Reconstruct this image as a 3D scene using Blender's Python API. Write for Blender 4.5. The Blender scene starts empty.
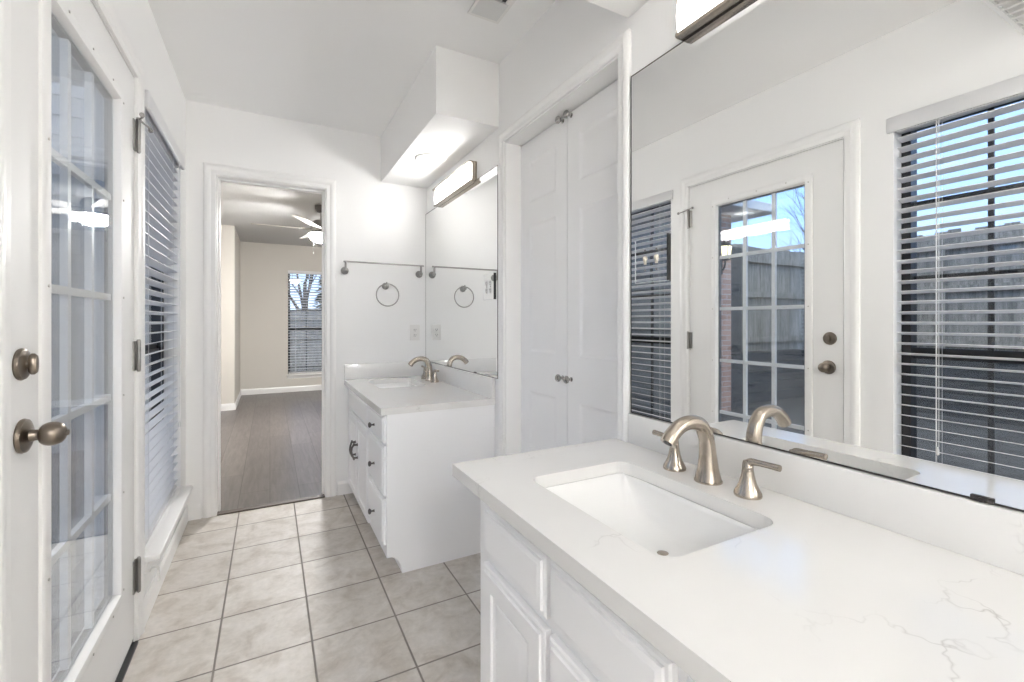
import bpy, bmesh, math, random
from mathutils import Vector, Matrix
random.seed(7)
PI = math.pi
C = bpy.context.scene.collection
S = bpy.context.scene

# ------------------------------------------------------------------ camera, sky, exposure
cam_d = bpy.data.cameras.new('camera')
cam = bpy.data.objects.new('camera', cam_d); C.objects.link(cam)
cam.location = (0, 0, 1.18)
cam.rotation_euler = (PI / 2, 0, -math.radians(28.0533))
cam_d.sensor_width = 36.0
cam_d.lens = 454.275 / 1024 * 36.0
cam_d.shift_y = -19.67 / 1024
cam_d.clip_start = 0.02
S.camera = cam

S.view_settings.view_transform = 'Standard'
S.view_settings.look = 'None'
S.view_settings.gamma = 1.0
S.view_settings.use_curve_mapping = False
S.view_settings.exposure = 1.43
LIGHT_BAR = 8.6        # radiance of the vanity light diffusers
LIGHT_CAN = 2.6        # radiance of the recessed light
FILL_DOME = 56.0       # radiance of the added fill lamp behind the camera
LIGHT_FAN = 185.0
SKY = 0.9

S.cycles.max_bounces = 16; S.cycles.diffuse_bounces = 9; S.cycles.glossy_bounces = 8; S.cycles.transparent_max_bounces = 24

w = bpy.data.worlds.new('sky'); S.world = w; w.use_nodes = True
nt = w.node_tree; nt.nodes.clear()
wo = nt.nodes.new('ShaderNodeOutputWorld'); bg = nt.nodes.new('ShaderNodeBackground')
tc = nt.nodes.new('ShaderNodeTexCoord'); sx = nt.nodes.new('ShaderNodeSeparateXYZ')
rp = nt.nodes.new('ShaderNodeValToRGB'); mp = nt.nodes.new('ShaderNodeMapping')
ns = nt.nodes.new('ShaderNodeTexNoise'); rc = nt.nodes.new('ShaderNodeValToRGB'); mx = nt.nodes.new('ShaderNodeMixRGB')
nt.links.new(tc.outputs['Generated'], sx.inputs[0]); nt.links.new(sx.outputs['Z'], rp.inputs[0])
e = rp.color_ramp.elements
e[0].position = 0.0; e[0].color = (.56, .69, .90, 1)
e[1].position = 0.62; e[1].color = (.98, .96, .95, 1)
rp.color_ramp.elements.new(0.20).color = (.33, .55, .98, 1)
rp.color_ramp.elements.new(0.42).color = (.34, .55, .94, 1)
nt.links.new(tc.outputs['Generated'], mp.inputs[0]); mp.inputs['Scale'].default_value = (1.6, 1.6, 5)
nt.links.new(mp.outputs[0], ns.inputs['Vector']); ns.inputs['Scale'].default_value = 2.2; ns.inputs['Detail'].default_value = 6
nt.links.new(ns.outputs['Fac'], rc.inputs[0])
rc.color_ramp.elements[0].position = .55; rc.color_ramp.elements[0].color = (0, 0, 0, 1)
rc.color_ramp.elements[1].position = .8; rc.color_ramp.elements[1].color = (.6, .6, .6, 1)
nt.links.new(rc.outputs[0], mx.inputs[0]); nt.links.new(rp.outputs[0], mx.inputs[1]); mx.inputs[2].default_value = (.85, .9, .97, 1)
nt.links.new(mx.outputs[0], bg.inputs[0]); bg.inputs[1].default_value = SKY
nt.links.new(bg.outputs[0], wo.inputs[0])

# ------------------------------------------------------------------ materials
def mat(name, col, rough=.5, metal=0.0, spec=.5, emit=None, estr=0.0, coat=0.0, aniso=0.0):
    m = bpy.data.materials.new(name); m.use_nodes = True
    b = m.node_tree.nodes['Principled BSDF']
    b.inputs['Base Color'].default_value = (*col, 1)
    b.inputs['Roughness'].default_value = rough
    b.inputs['Metallic'].default_value = metal
    b.inputs['Specular IOR Level'].default_value = spec
    if coat: b.inputs['Coat Weight'].default_value = coat; b.inputs['Coat Roughness'].default_value = .08
    if emit:
        b.inputs['Emission Color'].default_value = (*emit, 1); b.inputs['Emission Strength'].default_value = estr
    return m

def nodes(m):
    return m.node_tree.nodes, m.node_tree.links, m.node_tree.nodes['Principled BSDF']

def coord(n, l, scale=(1, 1, 1), loc=(0, 0, 0)):
    g = n.new('ShaderNodeNewGeometry'); p = n.new('ShaderNodeMapping')
    p.inputs['Scale'].default_value = scale; p.inputs['Location'].default_value = loc
    l.new(g.outputs['Position'], p.inputs[0]); return p

def noise(n, l, vec, scale, detail=4, rough=.5, dist=0):
    t = n.new('ShaderNodeTexNoise'); l.new(vec.outputs[0], t.inputs['Vector'])
    t.inputs['Scale'].default_value = scale; t.inputs['Detail'].default_value = detail
    t.inputs['Roughness'].default_value = rough; t.inputs['Distortion'].default_value = dist
    return t

def ramp(n, l, src, stops):
    r = n.new('ShaderNodeValToRGB'); l.new(src, r.inputs[0])
    el = r.color_ramp.elements
    while len(el) < len(stops): el.new(.5)
    for k, (p, c) in enumerate(stops):
        el[k].position = p; el[k].color = (*c, 1) if not isinstance(c, (int, float)) else (c, c, c, 1)
    return r

def bump(n, l, b, src, strength, dist=.002):
    k = n.new('ShaderNodeBump'); k.inputs['Strength'].default_value = strength; k.inputs['Distance'].default_value = dist
    l.new(src, k.inputs['Height']); l.new(k.outputs[0], b.inputs['Normal'])

def textured_paint(name, col, rough, s=140, strength=.12):
    m = mat(name, col, rough); n, l, b = nodes(m)
    bump(n, l, b, noise(n, l, coord(n, l), s, 3).outputs['Fac'], strength, .0015)
    return m

M = {}
M['wall'] = textured_paint('wall_paint', (.90, .897, .89), .6)
M['ceiling'] = textured_paint('ceiling_paint', (.90, .897, .89), .75, 90, .2)
M['soffit'] = textured_paint('soffit_paint', (.90, .895, .885), .6)
M['bed_wall'] = textured_paint('greige_wall_paint', (.66, .63, .58), .7)
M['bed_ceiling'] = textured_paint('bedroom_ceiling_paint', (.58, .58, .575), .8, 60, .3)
M['trim'] = mat('white_trim_paint', (.89, .885, .875), .32)
M['door'] = mat('white_door_paint', (.85, .846, .836), .55, spec=.25)
M['closet'] = mat('white_closet_paint', (.89, .89, .892), .38)
M['cabinet'] = mat('white_cabinet_paint', (.89, .89, .90), .36)
M['cabin_dark'] = mat('cabinet_gap_shadow_board', (.35, .35, .36), .6)
M['ceramic'] = mat('white_ceramic', (.86, .86, .85), .22)
M['nickel'] = mat('brushed_nickel', (.46, .405, .345), .27, 1.0)
M['bronze'] = mat('aged_nickel_knob', (.24, .205, .17), .28, 1.0)
M['pewter'] = mat('dark_pewter', (.16, .15, .145), .35, 1.0)
M['chrome'] = mat('polished_chrome', (.44, .43, .42), .14, 1.0)
M['satin'] = mat('satin_steel', (.37, .36, .345), .35, 1.0)
M['mirror'] = mat('mirror_silver', (.91, .915, .91), .0, 1.0)
M['plate_edge'] = mat('bevelled_mirror_rim', (.85, .86, .86), .35, .6)
M['dark_edge'] = mat('dark_mirror_edge', (.05, .045, .04), .4, .3)
M['black'] = mat('black_plastic', (.015, .015, .016), .5)
M['plastic'] = mat('white_plastic', (.80, .79, .77), .4)
M['ivory'] = mat('ivory_plastic', (.78, .72, .60), .4)
M['slat'] = mat('white_blind_slat', (.86, .86, .87), .45)
def translucent(m, amt):
    n, l, b = nodes(m); o = n['Material Output']; t = n.new('ShaderNodeBsdfTranslucent'); t.inputs[0].default_value = (.9, .9, .9, 1)
    x = n.new('ShaderNodeMixShader'); x.inputs[0].default_value = amt
    l.new(b.outputs[0], x.inputs[1]); l.new(t.outputs[0], x.inputs[2]); l.new(x.outputs[0], o.inputs[0])
translucent(M['slat'], .22)
M['cord'] = mat('white_cord', (.75, .75, .75), .8)
M['win_frame'] = mat('dark_bronze_window_frame', (.02, .02, .022), .4)
M['muntin'] = mat('white_muntin', (.80, .80, .80), .35)
M['spacer'] = mat('grey_glazing_spacer', (.16, .165, .17), .5)
M['diffuser'] = mat('lit_frosted_acrylic', (.9, .9, .88), .4, emit=(1.0, .99, .975), estr=LIGHT_BAR)
M['can'] = mat('lit_recessed_lens', (.9, .9, .88), .4, emit=(1.0, .99, .975), estr=LIGHT_CAN)
M['dome'] = mat('fill_dome_glow', (.9, .9, .88), .4, emit=(1.0, .995, .985), estr=FILL_DOME)
M['bowl'] = mat('lit_fan_glass', (.9, .9, .88), .4, emit=(1.0, .99, .975), estr=LIGHT_FAN)
M['lantern_glow'] = mat('lit_lantern_glass', (.9, .85, .6), .4, emit=(1.0, .86, .48), estr=1.1)
M['vent_grey'] = mat('grey_vent_paint', (.68, .68, .67), .5)
M['fan_blade'] = mat('white_fan_blade', (.72, .70, .66), .5)
M['fan_dark'] = mat('dark_fan_metal', (.10, .09, .085), .4, .8)
M['concrete'] = textured_paint('patio_concrete', (.36, .36, .37), .85, 30, .4)
M['bark'] = mat('bare_tree_bark', (.10, .085, .075), .9)
M['conifer'] = mat('dark_evergreen', (.025, .045, .03), .8)
M['eave'] = mat('white_soffit_board', (.72, .73, .75), .5)
M['roof'] = mat('grey_shingle', (.17, .17, .18), .9)
M['gutter'] = mat('white_gutter', (.62, .64, .66), .45)

# glass: clear pane with Fresnel reflections
def glass(name, tint=(.95, .965, .975)):
    m = bpy.data.materials.new(name); m.use_nodes = True
    n, l = m.node_tree.nodes, m.node_tree.links; n.clear()
    o = n.new('ShaderNodeOutputMaterial'); mxs = n.new('ShaderNodeMixShader')
    t = n.new('ShaderNodeBsdfTransparent'); t.inputs[0].default_value = (*tint, 1)
    g = n.new('ShaderNodeBsdfGlossy'); g.inputs['Roughness'].default_value = 0.0; g.inputs[0].default_value = (1, 1, 1, 1)
    f = n.new('ShaderNodeFresnel'); f.inputs[0].default_value = 1.5
    gm = n.new('ShaderNodeNewGeometry'); io = n.new('ShaderNodeMix')       # same index from either face of the pane
    io.inputs[2].default_value = 1.5; io.inputs[3].default_value = 1 / 1.5
    l.new(gm.outputs['Backfacing'], io.inputs[0]); l.new(io.outputs[0], f.inputs[0])
    l.new(f.outputs[0], mxs.inputs[0]); l.new(t.outputs[0], mxs.inputs[1]); l.new(g.outputs[0], mxs.inputs[2]); l.new(mxs.outputs[0], o.inputs[0])
    return m
M['glass'] = glass('clear_window_glass')

# ceramic floor tile: grout grid at the measured pitch
def tile_mat():
    m = mat('beige_ceramic_tile', (.6, .57, .53), .33); n, l, b = nodes(m)
    s = .3062
    p = coord(n, l, (1 / s, 1 / s, 1), (.1685 / s + 20, -2.1335 / s + 20, 0))
    sp = n.new('ShaderNodeSeparateXYZ'); l.new(p.outputs[0], sp.inputs[0])
    def line(sock):
        fr = n.new('ShaderNodeMath'); fr.operation = 'FRACT'; l.new(sock, fr.inputs[0])
        a = n.new('ShaderNodeMath'); a.operation = 'SUBTRACT'; l.new(fr.outputs[0], a.inputs[0]); a.inputs[1].default_value = .5
        ab = n.new('ShaderNodeMath'); ab.operation = 'ABSOLUTE'; l.new(a.outputs[0], ab.inputs[0]); return ab
    a, c = line(sp.outputs[0]), line(sp.outputs[1])
    mxm = n.new('ShaderNodeMath'); mxm.operation = 'MAXIMUM'; l.new(a.outputs[0], mxm.inputs[0]); l.new(c.outputs[0], mxm.inputs[1])
    grout = ramp(n, l, mxm.outputs[0], [(.4865, 0.0), (.4915, 1.0)])
    fl = n.new('ShaderNodeVectorMath'); fl.operation = 'FLOOR'; l.new(p.outputs[0], fl.inputs[0])
    wn = n.new('ShaderNodeTexWhiteNoise'); wn.noise_dimensions = '3D'; l.new(fl.outputs[0], wn.inputs['Vector'])
    q = coord(n, l)
    big = noise(n, l, q, 9, 6, .62, .6); sm = noise(n, l, q, 45, 4, .6)
    cb = ramp(n, l, big.outputs['Fac'], [(.30, (.47, .42, .365)), (.50, (.60, .56, .51)), (.70, (.68, .645, .605))])
    cs = ramp(n, l, sm.outputs['Fac'], [(.3, .84), (.65, 1.05)])
    m1 = n.new('ShaderNodeMixRGB'); m1.blend_type = 'MULTIPLY'; m1.inputs[0].default_value = .55
    l.new(cb.outputs[0], m1.inputs[1]); l.new(cs.outputs[0], m1.inputs[2])
    tv = ramp(n, l, wn.outputs['Value'], [(0, .93), (1, 1.04)])
    m2 = n.new('ShaderNodeMixRGB'); m2.blend_type = 'MULTIPLY'; m2.inputs[0].default_value = 1
    l.new(m1.outputs[0], m2.inputs[1]); l.new(tv.outputs[0], m2.inputs[2])
    m3 = n.new('ShaderNodeMixRGB'); l.new(grout.outputs[0], m3.inputs[0]); l.new(m2.outputs[0], m3.inputs[1]); m3.inputs[2].default_value = (.25, .225, .20, 1)
    l.new(m3.outputs[0], b.inputs['Base Color'])
    inv = n.new('ShaderNodeMath'); inv.operation = 'SUBTRACT'; inv.inputs[0].default_value = 1; l.new(grout.outputs[0], inv.inputs[1])
    bump(n, l, b, inv.outputs[0], .5, .003)
    rr = ramp(n, l, grout.outputs[0], [(0, .5), (1, .8)]); l.new(rr.outputs[0], b.inputs['Roughness'])
    return m
M['tile'] = tile_mat()

def wood_floor():
    m = mat('grey_brown_plank_floor', (.2, .17, .15), .3); n, l, b = nodes(m)
    p = coord(n, l, (1 / .18, 1 / 1.2, 1), (10, 10, 0))
    br = n.new('ShaderNodeTexBrick'); g = n.new('ShaderNodeNewGeometry'); mp2 = n.new('ShaderNodeMapping')
    mp2.inputs['Rotation'].default_value = (0, 0, PI / 2); l.new(g.outputs['Position'], mp2.inputs[0]); l.new(mp2.outputs[0], br.inputs['Vector'])
    br.inputs['Scale'].default_value = 1; br.inputs['Brick Width'].default_value = 1.2; br.inputs['Row Height'].default_value = .18
    br.inputs['Mortar Size'].default_value = .0025; br.inputs['Color1'].default_value = (.155, .135, .125, 1); br.inputs['Color2'].default_value = (.115, .10, .095, 1)
    br.inputs['Mortar'].default_value = (.06, .05, .045, 1); br.offset = .37
    gr = noise(n, l, coord(n, l, (14, 1.3, 1)), 2.5, 6, .65, .7)
    cr = ramp(n, l, gr.outputs['Fac'], [(.3, .62), (.7, 1.25)])
    mm = n.new('ShaderNodeMixRGB'); mm.blend_type = 'MULTIPLY'; mm.inputs[0].default_value = .9
    l.new(br.outputs['Color'], mm.inputs[1]); l.new(cr.outputs[0], mm.inputs[2]); l.new(mm.outputs[0], b.inputs['Base Color'])
    return m
M['wood_floor'] = wood_floor()

def quartz():
    m = mat('white_veined_quartz', (.82, .81, .79), .1, coat=.3); n, l, b = nodes(m)
    q = coord(n, l)
    wv = noise(n, l, q, 3.0, 5, .6)
    mixv = n.new('ShaderNodeMixRGB'); mixv.blend_type = 'LINEAR_LIGHT'; mixv.inputs[0].default_value = .22
    l.new(q.outputs[0], mixv.inputs[1]); l.new(wv.outputs['Color'], mixv.inputs[2])
    vo = n.new('ShaderNodeTexVoronoi'); vo.feature = 'DISTANCE_TO_EDGE'; vo.inputs['Scale'].default_value = 3.6
    l.new(mixv.outputs[0], vo.inputs['Vector'])
    vein = ramp(n, l, vo.outputs['Distance'], [(0, 1.0), (.004, .5), (.013, 0.0)])
    mask = ramp(n, l, noise(n, l, q, 5.5, 3).outputs['Fac'], [(.53, 0.0), (.66, 1.0)])
    mk = n.new('ShaderNodeMath'); mk.operation = 'MULTIPLY'; l.new(vein.outputs[0], mk.inputs[0]); l.new(mask.outputs[0], mk.inputs[1])
    sc = n.new('ShaderNodeMath'); sc.operation = 'MULTIPLY'; l.new(mk.outputs[0], sc.inputs[0]); sc.inputs[1].default_value = .5
    cl = ramp(n, l, noise(n, l, q, 2.2, 5).outputs['Fac'], [(.35, (.78, .772, .758)), (.65, (.82, .813, .80))])
    mm = n.new('ShaderNodeMixRGB'); l.new(sc.outputs[0], mm.inputs[0]); l.new(cl.outputs[0], mm.inputs[1]); mm.inputs[2].default_value = (.32, .30, .28, 1)
    l.new(mm.outputs[0], b.inputs['Base Color'])
    return m
M['quartz'] = quartz()

def siding():
    m = mat('blue_grey_lap_siding', (.2, .25, .3), .6); n, l, b = nodes(m)
    st = ramp(n, l, noise(n, l, coord(n, l, (1, 1, 3)), 3, 4).outputs['Fac'], [(.3, (.20, .225, .245)), (.7, (.29, .315, .335))])
    l.new(st.outputs[0], b.inputs['Base Color']); return m
M['siding'] = siding()

def fence_wood(name, c0, c1, sc):
    m = mat(name, c0, .85); n, l, b = nodes(m)
    st = ramp(n, l, noise(n, l, coord(n, l, sc), 3, 6, .7, .5).outputs['Fac'], [(.32, c0), (.68, c1)])
    l.new(st.outputs[0], b.inputs['Base Color']); return m
M['fence'] = fence_wood('weathered_fence_board', (.15, .148, .135), (.42, .405, .37), (7, 7, .9))
M['timber'] = fence_wood('dark_retaining_timber', (.03, .034, .04), (.085, .095, .105), (1, 1, 9))

def brick():
    m = mat('pinkish_brick', (.4, .25, .2), .85); n, l, b = nodes(m)
    g = n.new('ShaderNodeNewGeometry'); sp = n.new('ShaderNodeSeparateXYZ'); l.new(g.outputs['Position'], sp.inputs[0])
    ad = n.new('ShaderNodeMath'); ad.operation = 'ADD'; l.new(sp.outputs['X'], ad.inputs[0]); l.new(sp.outputs['Y'], ad.inputs[1])
    cb = n.new('ShaderNodeCombineXYZ'); l.new(ad.outputs[0], cb.inputs[0]); l.new(sp.outputs['Z'], cb.inputs[1])
    br = n.new('ShaderNodeTexBrick'); l.new(cb.outputs[0], br.inputs['Vector'])
    br.inputs['Scale'].default_value = 1; br.inputs['Brick Width'].default_value = .21; br.inputs['Row Height'].default_value = .075; br.inputs['Mortar Size'].default_value = .006
    br.inputs['Color1'].default_value = (.60, .38, .31, 1); br.inputs['Color2'].default_value = (.44, .27, .22, 1); br.inputs['Mortar'].default_value = (.58, .55, .52, 1)
    l.new(br.outputs['Color'], b.inputs['Base Color']); return m
M['brick'] = brick()

# ------------------------------------------------------------------ mesh helpers
class MB:
    def __init__(s): s.bm = bmesh.new()
    def face(s, vs, flip=False):
        try: return s.bm.faces.new(vs[::-1] if flip else vs)
        except ValueError: return None
    def box(s, x0, x1, y0, y1, z0, z1, bev=0.0, seg=2):
        t = bmesh.new()
        bmesh.ops.create_cube(t, size=1)
        for v in t.verts:
            v.co = Vector((x0 + (v.co.x + .5) * (x1 - x0), y0 + (v.co.y + .5) * (y1 - y0), z0 + (v.co.z + .5) * (z1 - z0)))
        if bev: bmesh.ops.bevel(t, geom=t.edges[:], offset=bev, segments=seg, profile=.5, affect='EDGES')
        s.add(t); return s
    def add(s, t, mtx=None):
        if mtx: bmesh.ops.transform(t, matrix=mtx, verts=t.verts)
        me = bpy.data.meshes.new('tmp'); t.to_mesh(me); t.free(); s.bm.from_mesh(me); bpy.data.meshes.remove(me); return s
    def rings(s, rs, close_a=True, close_b=True, cyc=True):
        R = [[s.bm.verts.new(p) for p in r] for r in rs]
        n = len(R[0])
        for a, b in zip(R[:-1], R[1:]):
            for k in range(n if cyc else n - 1):
                s.face([a[k], a[(k + 1) % n], b[(k + 1) % n], b[k]])
        if close_a: s.face(R[0], True)
        if close_b: s.face(R[-1])
        return R
    def lathe(s, prof, o, ax=(0, 0, 1), n=24, sx=1.0, caps=True):
        ax = Vector(ax).normalized(); u = ax.orthogonal().normalized(); v = ax.cross(u)
        if abs(ax.z) < .5: v = Vector((0, 0, 1)); u = v.cross(ax)
        o = Vector(o)
        s.rings([[o + ax * h + (u * math.cos(2 * PI * k / n) * r * sx) + v * math.sin(2 * PI * k / n) * r for k in range(n)] for r, h in prof], caps, caps)
        return s
    def tube(s, pts, rad, n=12, caps=True, flat=1.0):
        pts = [Vector(p) for p in pts]
        if not isinstance(rad, (list, tuple)): rad = [rad] * len(pts)
        rs = []; up = None
        for k, p in enumerate(pts):
            t = (pts[min(k + 1, len(pts) - 1)] - pts[max(k - 1, 0)]).normalized()
            if up is None: up = t.orthogonal().normalized()
            up = (up - t * up.dot(t)).normalized(); sd = t.cross(up)
            rs.append([p + (up * math.cos(2 * PI * j / n) * flat + sd * math.sin(2 * PI * j / n)) * rad[k] for j in range(n)])
        s.rings(rs, caps, caps); return s
    def torus(s, c, R, r, axis='y', n=40, m=10):
        c = Vector(c); vs = []
        for k in range(n):
            a = 2 * PI * k / n; row = []
            for j in range(m):
                b = 2 * PI * j / m; q = R + r * math.cos(b); h = r * math.sin(b)
                d = {'y': Vector((q * math.cos(a), h, q * math.sin(a))), 'z': Vector((q * math.cos(a), q * math.sin(a), h)), 'x': Vector((h, q * math.cos(a), q * math.sin(a)))}[axis]
                row.append(s.bm.verts.new(c + d))
            vs.append(row)
        for k in range(n):
            for j in range(m):
                s.face([vs[k][j], vs[(k + 1) % n][j], vs[(k + 1) % n][(j + 1) % m], vs[k][(j + 1) % m]])
        return s
    def panel(s, o, U, V, N, w_, h_, rs):
        """nested rectangular steps; rs = [(inset, height), ...], closed by a cap"""
        o, U, V, N = Vector(o), Vector(U), Vector(V), Vector(N)
        R = []
        for i, h in rs:
            R.append([o + U * i + V * i + N * h, o + U * (w_ - i) + V * i + N * h, o + U * (w_ - i) + V * (h_ - i) + N * h, o + U * i + V * (h_ - i) + N * h])
        s.rings(R, False, True); return s
    def sweep(s, path, prof, N, closed_ends=True, loop=False):
        """path: 3-D polyline in a plane of normal N; prof: (offset to the left of travel, height along N)"""
        N = Vector(N); P = [Vector(p) for p in path]; rs = []
        for k, p in enumerate(P):
            def side(a, b): return N.cross((b - a).normalized())
            if loop: n1 = side(P[k - 1], p); n2 = side(p, P[(k + 1) % len(P)])
            elif k == 0: n1 = n2 = side(p, P[1])
            elif k == len(P) - 1: n1 = n2 = side(P[k - 1], p)
            else: n1 = side(P[k - 1], p); n2 = side(p, P[k + 1])
            m = n1 + n2; m = m * (2 / max(m.dot(m), 1e-9)) if m.length > 1e-6 else n1
            rs.append([p + m * a + N * b for a, b in prof])
        if loop: rs.append(rs[0])
        s.rings(rs, not loop, not loop); return s
    def build(s, name, m, parent=None, smooth=35, loc=None):
        bm = s.bm
        bmesh.ops.remove_doubles(bm, verts=bm.verts, dist=1e-6)
        bmesh.ops.recalc_face_normals(bm, faces=bm.faces)
        L = Vector(loc) if loc else (parent_world(parent) if parent else Vector((0, 0, 0)))
        bmesh.ops.translate(bm, vec=-L, verts=bm.verts)
        me = bpy.data.meshes.new(name); bm.to_mesh(me); bm.free()
        for mm in (m if isinstance(m, list) else [m]): me.materials.append(mm)
        if smooth:
            me.shade_smooth(); me.set_sharp_from_angle(angle=math.radians(smooth))
        o = bpy.data.objects.new(name, me); C.objects.link(o)
        if parent: o.parent = parent
        elif loc: o.location = L
        return o

def parent_world(p):
    v = Vector((0, 0, 0))
    while p: v += p.location; p = p.parent
    return v

def tag(o, label=None, cat=None, group=None, kind=None):
    if label: o['label'] = label
    if cat: o['category'] = cat
    if group: o['group'] = group
    if kind: o['kind'] = kind
    return o

def thing(name, loc, label, cat, group=None, kind=None):
    o = bpy.data.objects.new(name, None); o.empty_display_size = .05
    C.objects.link(o); o.location = loc
    return tag(o, label, cat, group, kind)

def struct(name, mb, m, label=None, cat=None, smooth=None):
    return tag(mb.build(name, m, None, smooth), label, cat, None, 'structure')

def copy_tree(o, parent=None):
    c = o.copy(); C.objects.link(c)
    if parent: c.parent = parent
    for ch in [x for x in o.children]: copy_tree(ch, c)
    return c

def rrect(x0, x1, y0, y1, r, z, n=6):
    pts = []
    for cx, cy, a0 in ((x1 - r, y1 - r, 0), (x0 + r, y1 - r, PI / 2), (x0 + r, y0 + r, PI), (x1 - r, y0 + r, 1.5 * PI)):
        for k in range(n + 1):
            a = a0 + PI / 2 * k / n; pts.append((cx + r * math.cos(a), cy + r * math.sin(a), z))
    return pts

def slab_with_hole(mb, outer, hole, z0, z1):
    for z, flip in ((z1, False), (z0, True)):
        bm = mb.bm
        o = [bm.verts.new((x, y, z)) for x, y in outer]; h = [bm.verts.new((p[0], p[1], z)) for p in hole]
        ed = [bm.edges.new((o[k], o[(k + 1) % len(o)])) for k in range(len(o))] + [bm.edges.new((h[k], h[(k + 1) % len(h)])) for k in range(len(h))]
        bmesh.ops.triangle_fill(bm, edges=ed, use_beauty=True, use_dissolve=False)
    mb.rings([[(x, y, z0) for x, y in outer], [(x, y, z1) for x, y in outer]], False, False)
    mb.rings([[(p[0], p[1], z0) for p in hole], [(p[0], p[1], z1) for p in hole]], False, False)

# key planes
XL, XR, YF, YB, ZC = -.44, 1.03, 3.284, -2.5, 2.49
ZS, XS = 2.168, .696                     # soffits over the vanities
DY0, DY1, DZ = 1.204, 2.127, 2.074       # garden door
W1, W2, WZ0, WZ1 = (2.29, 3.11), (.18, 1.0), .25, 2.085
JX0, JX1, JZ = -.284, .326, 2.065        # doorway to the bedroom
CY0, CY1, CZ = 1.17, 2.0, 2.066          # closet opening
BX0, BX1, BY1, BZ = -.74, 3.6, 8.41, 2.45
B3 = (.265, 1.085, .30, 2.03)            # bedroom window

# ------------------------------------------------------------------ the setting
struct('floor', MB().box(XL - .14, XR + .7, YB - .1, YF + .02, -.12, 0), M['tile'], 'beige ceramic tile floor with grey grout lines', 'floor')
struct('floor_bedroom', MB().box(BX0 - .12, BX1 + .12, YF + .02, BY1 + .14, -.12, .004), M['wood_floor'], 'grey brown plank floor beyond the doorway', 'floor')
struct('trim_threshold', MB().box(JX0, JX1, YF - .012, YF + .035, 0, .008, .003), mat('dark_threshold', (.10, .075, .06), .5), 'dark threshold strip in the doorway', 'trim')
struct('ceiling', MB().box(XL - .14, XR + .7, YB - .1, YF + .06, ZC, ZC + .1), M['ceiling'], 'white painted ceiling of the bathroom', 'ceiling')

b = MB(); T = XL - .14
b.box(T, XL, YB, W2[0], 0, ZC)
b.box(T, XL, W2[0], W2[1], 0, WZ0); b.box(T, XL, W2[0], W2[1], WZ1, ZC)
b.box(T, XL, W2[1], DY0 - .012, 0, ZC)
b.box(T, XL, DY0 - .012, DY1 + .012, DZ + .012, ZC)
b.box(T, XL, DY1 + .012, W1[0], 0, ZC)
b.box(T, XL, W1[0], W1[1], 0, WZ0); b.box(T, XL, W1[0], W1[1], WZ1, ZC)
b.box(T, XL, W1[1], YF + .12, 0, ZC)
struct('wall_left', b, M['wall'], 'white wall with the glazed door and blinds', 'wall')
b = MB()
b.box(XL, JX0 - .012, YF, YF + .12, 0, ZC); b.box(JX1 + .012, XR, YF, YF + .12, 0, ZC); b.box(JX0 - .012, JX1 + .012, YF, YF + .12, JZ + .012, ZC)
struct('wall_far', b, M['wall'], 'white end wall around the doorway', 'wall')
b = MB()
b.box(XR, XR + .12, YB, CY0, 0, ZC); b.box(XR, XR + .12, CY1, YF + .12, 0, ZC); b.box(XR, XR + .12, CY0, CY1, CZ, ZC)
b.box(XR + .6, XR + .7, CY0 - .3, CY1 + .3, 0, ZC); b.box(XR + .12, XR + .6, CY0 - .1, CY0, 0, ZC); b.box(XR + .12, XR + .6, CY1, CY1 + .1, 0, ZC)
struct('wall_right', b, M['wall'], 'white wall behind the mirrors and closet', 'wall')
struct('wall_back', MB().box(T, XR + .12, YB - .1, YB, 0, ZC), M['wall'])
struct('soffit_far', MB().box(XS, XR, 2.072, YF, ZS, ZC), M['soffit'], 'boxed soffit over the far vanity', 'soffit')
struct('soffit_near', MB().box(XS, XR, YB, 1.128, ZS, ZC), M['soffit'], 'boxed soffit over the near vanity', 'soffit')
struct('soffit_back', MB().box(XL, .3, YB, .6, 2.25, ZC), M['soffit'], 'low boxed soffit reflected at the mirror corner', 'soffit')

# bedroom shell
b = MB()
b.box(BX0 - .12, BX0, YF + .12, BY1 + .12, 0, BZ)
struct('wall_bedroom_left', b, M['bed_wall'], 'greige bedroom wall left of the doorway', 'wall')
struct('wall_bedroom_chase', MB().box(BX0, -.415, 7.06, BY1, 0, BZ), M['bed_wall'], 'greige boxed out wall corner in the bedroom', 'wall')
b = MB()
b.box(BX0 - .12, B3[0], BY1, BY1 + .14, 0, BZ); b.box(B3[1], BX1 + .12, BY1, BY1 + .14, 0, BZ)
b.box(B3[0], B3[1], BY1, BY1 + .14, 0, B3[2]); b.box(B3[0], B3[1], BY1, BY1 + .14, B3[3], BZ)
struct('wall_bedroom_far', b, M['bed_wall'], 'greige bedroom wall with the window', 'wall')
struct('wall_bedroom_right', MB().box(BX1, BX1 + .12, YF + .12, BY1 + .12, 0, BZ), M['bed_wall'])
b = MB(); b.box(BX0, XL, YF + .10, YF + .12, 0, BZ); b.box(XR, BX1, YF + .10, YF + .12, 0, BZ)
b.box(XL, JX0 - .012, YF + .12, YF + .135, 0, BZ); b.box(JX1 + .012, XR, YF + .12, YF + .135, 0, BZ); b.box(JX0 - .012, JX1 + .012, YF + .12, YF + .135, JZ + .012, BZ)
struct('wall_bedroom_near', b, M['bed_wall'])
struct('ceiling_bedroom', MB().box(BX0 - .12, BX1 + .12, YF + .06, BY1 + .14, BZ, BZ + .1), M['bed_ceiling'], 'pale grey bedroom ceiling', 'ceiling')

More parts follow.
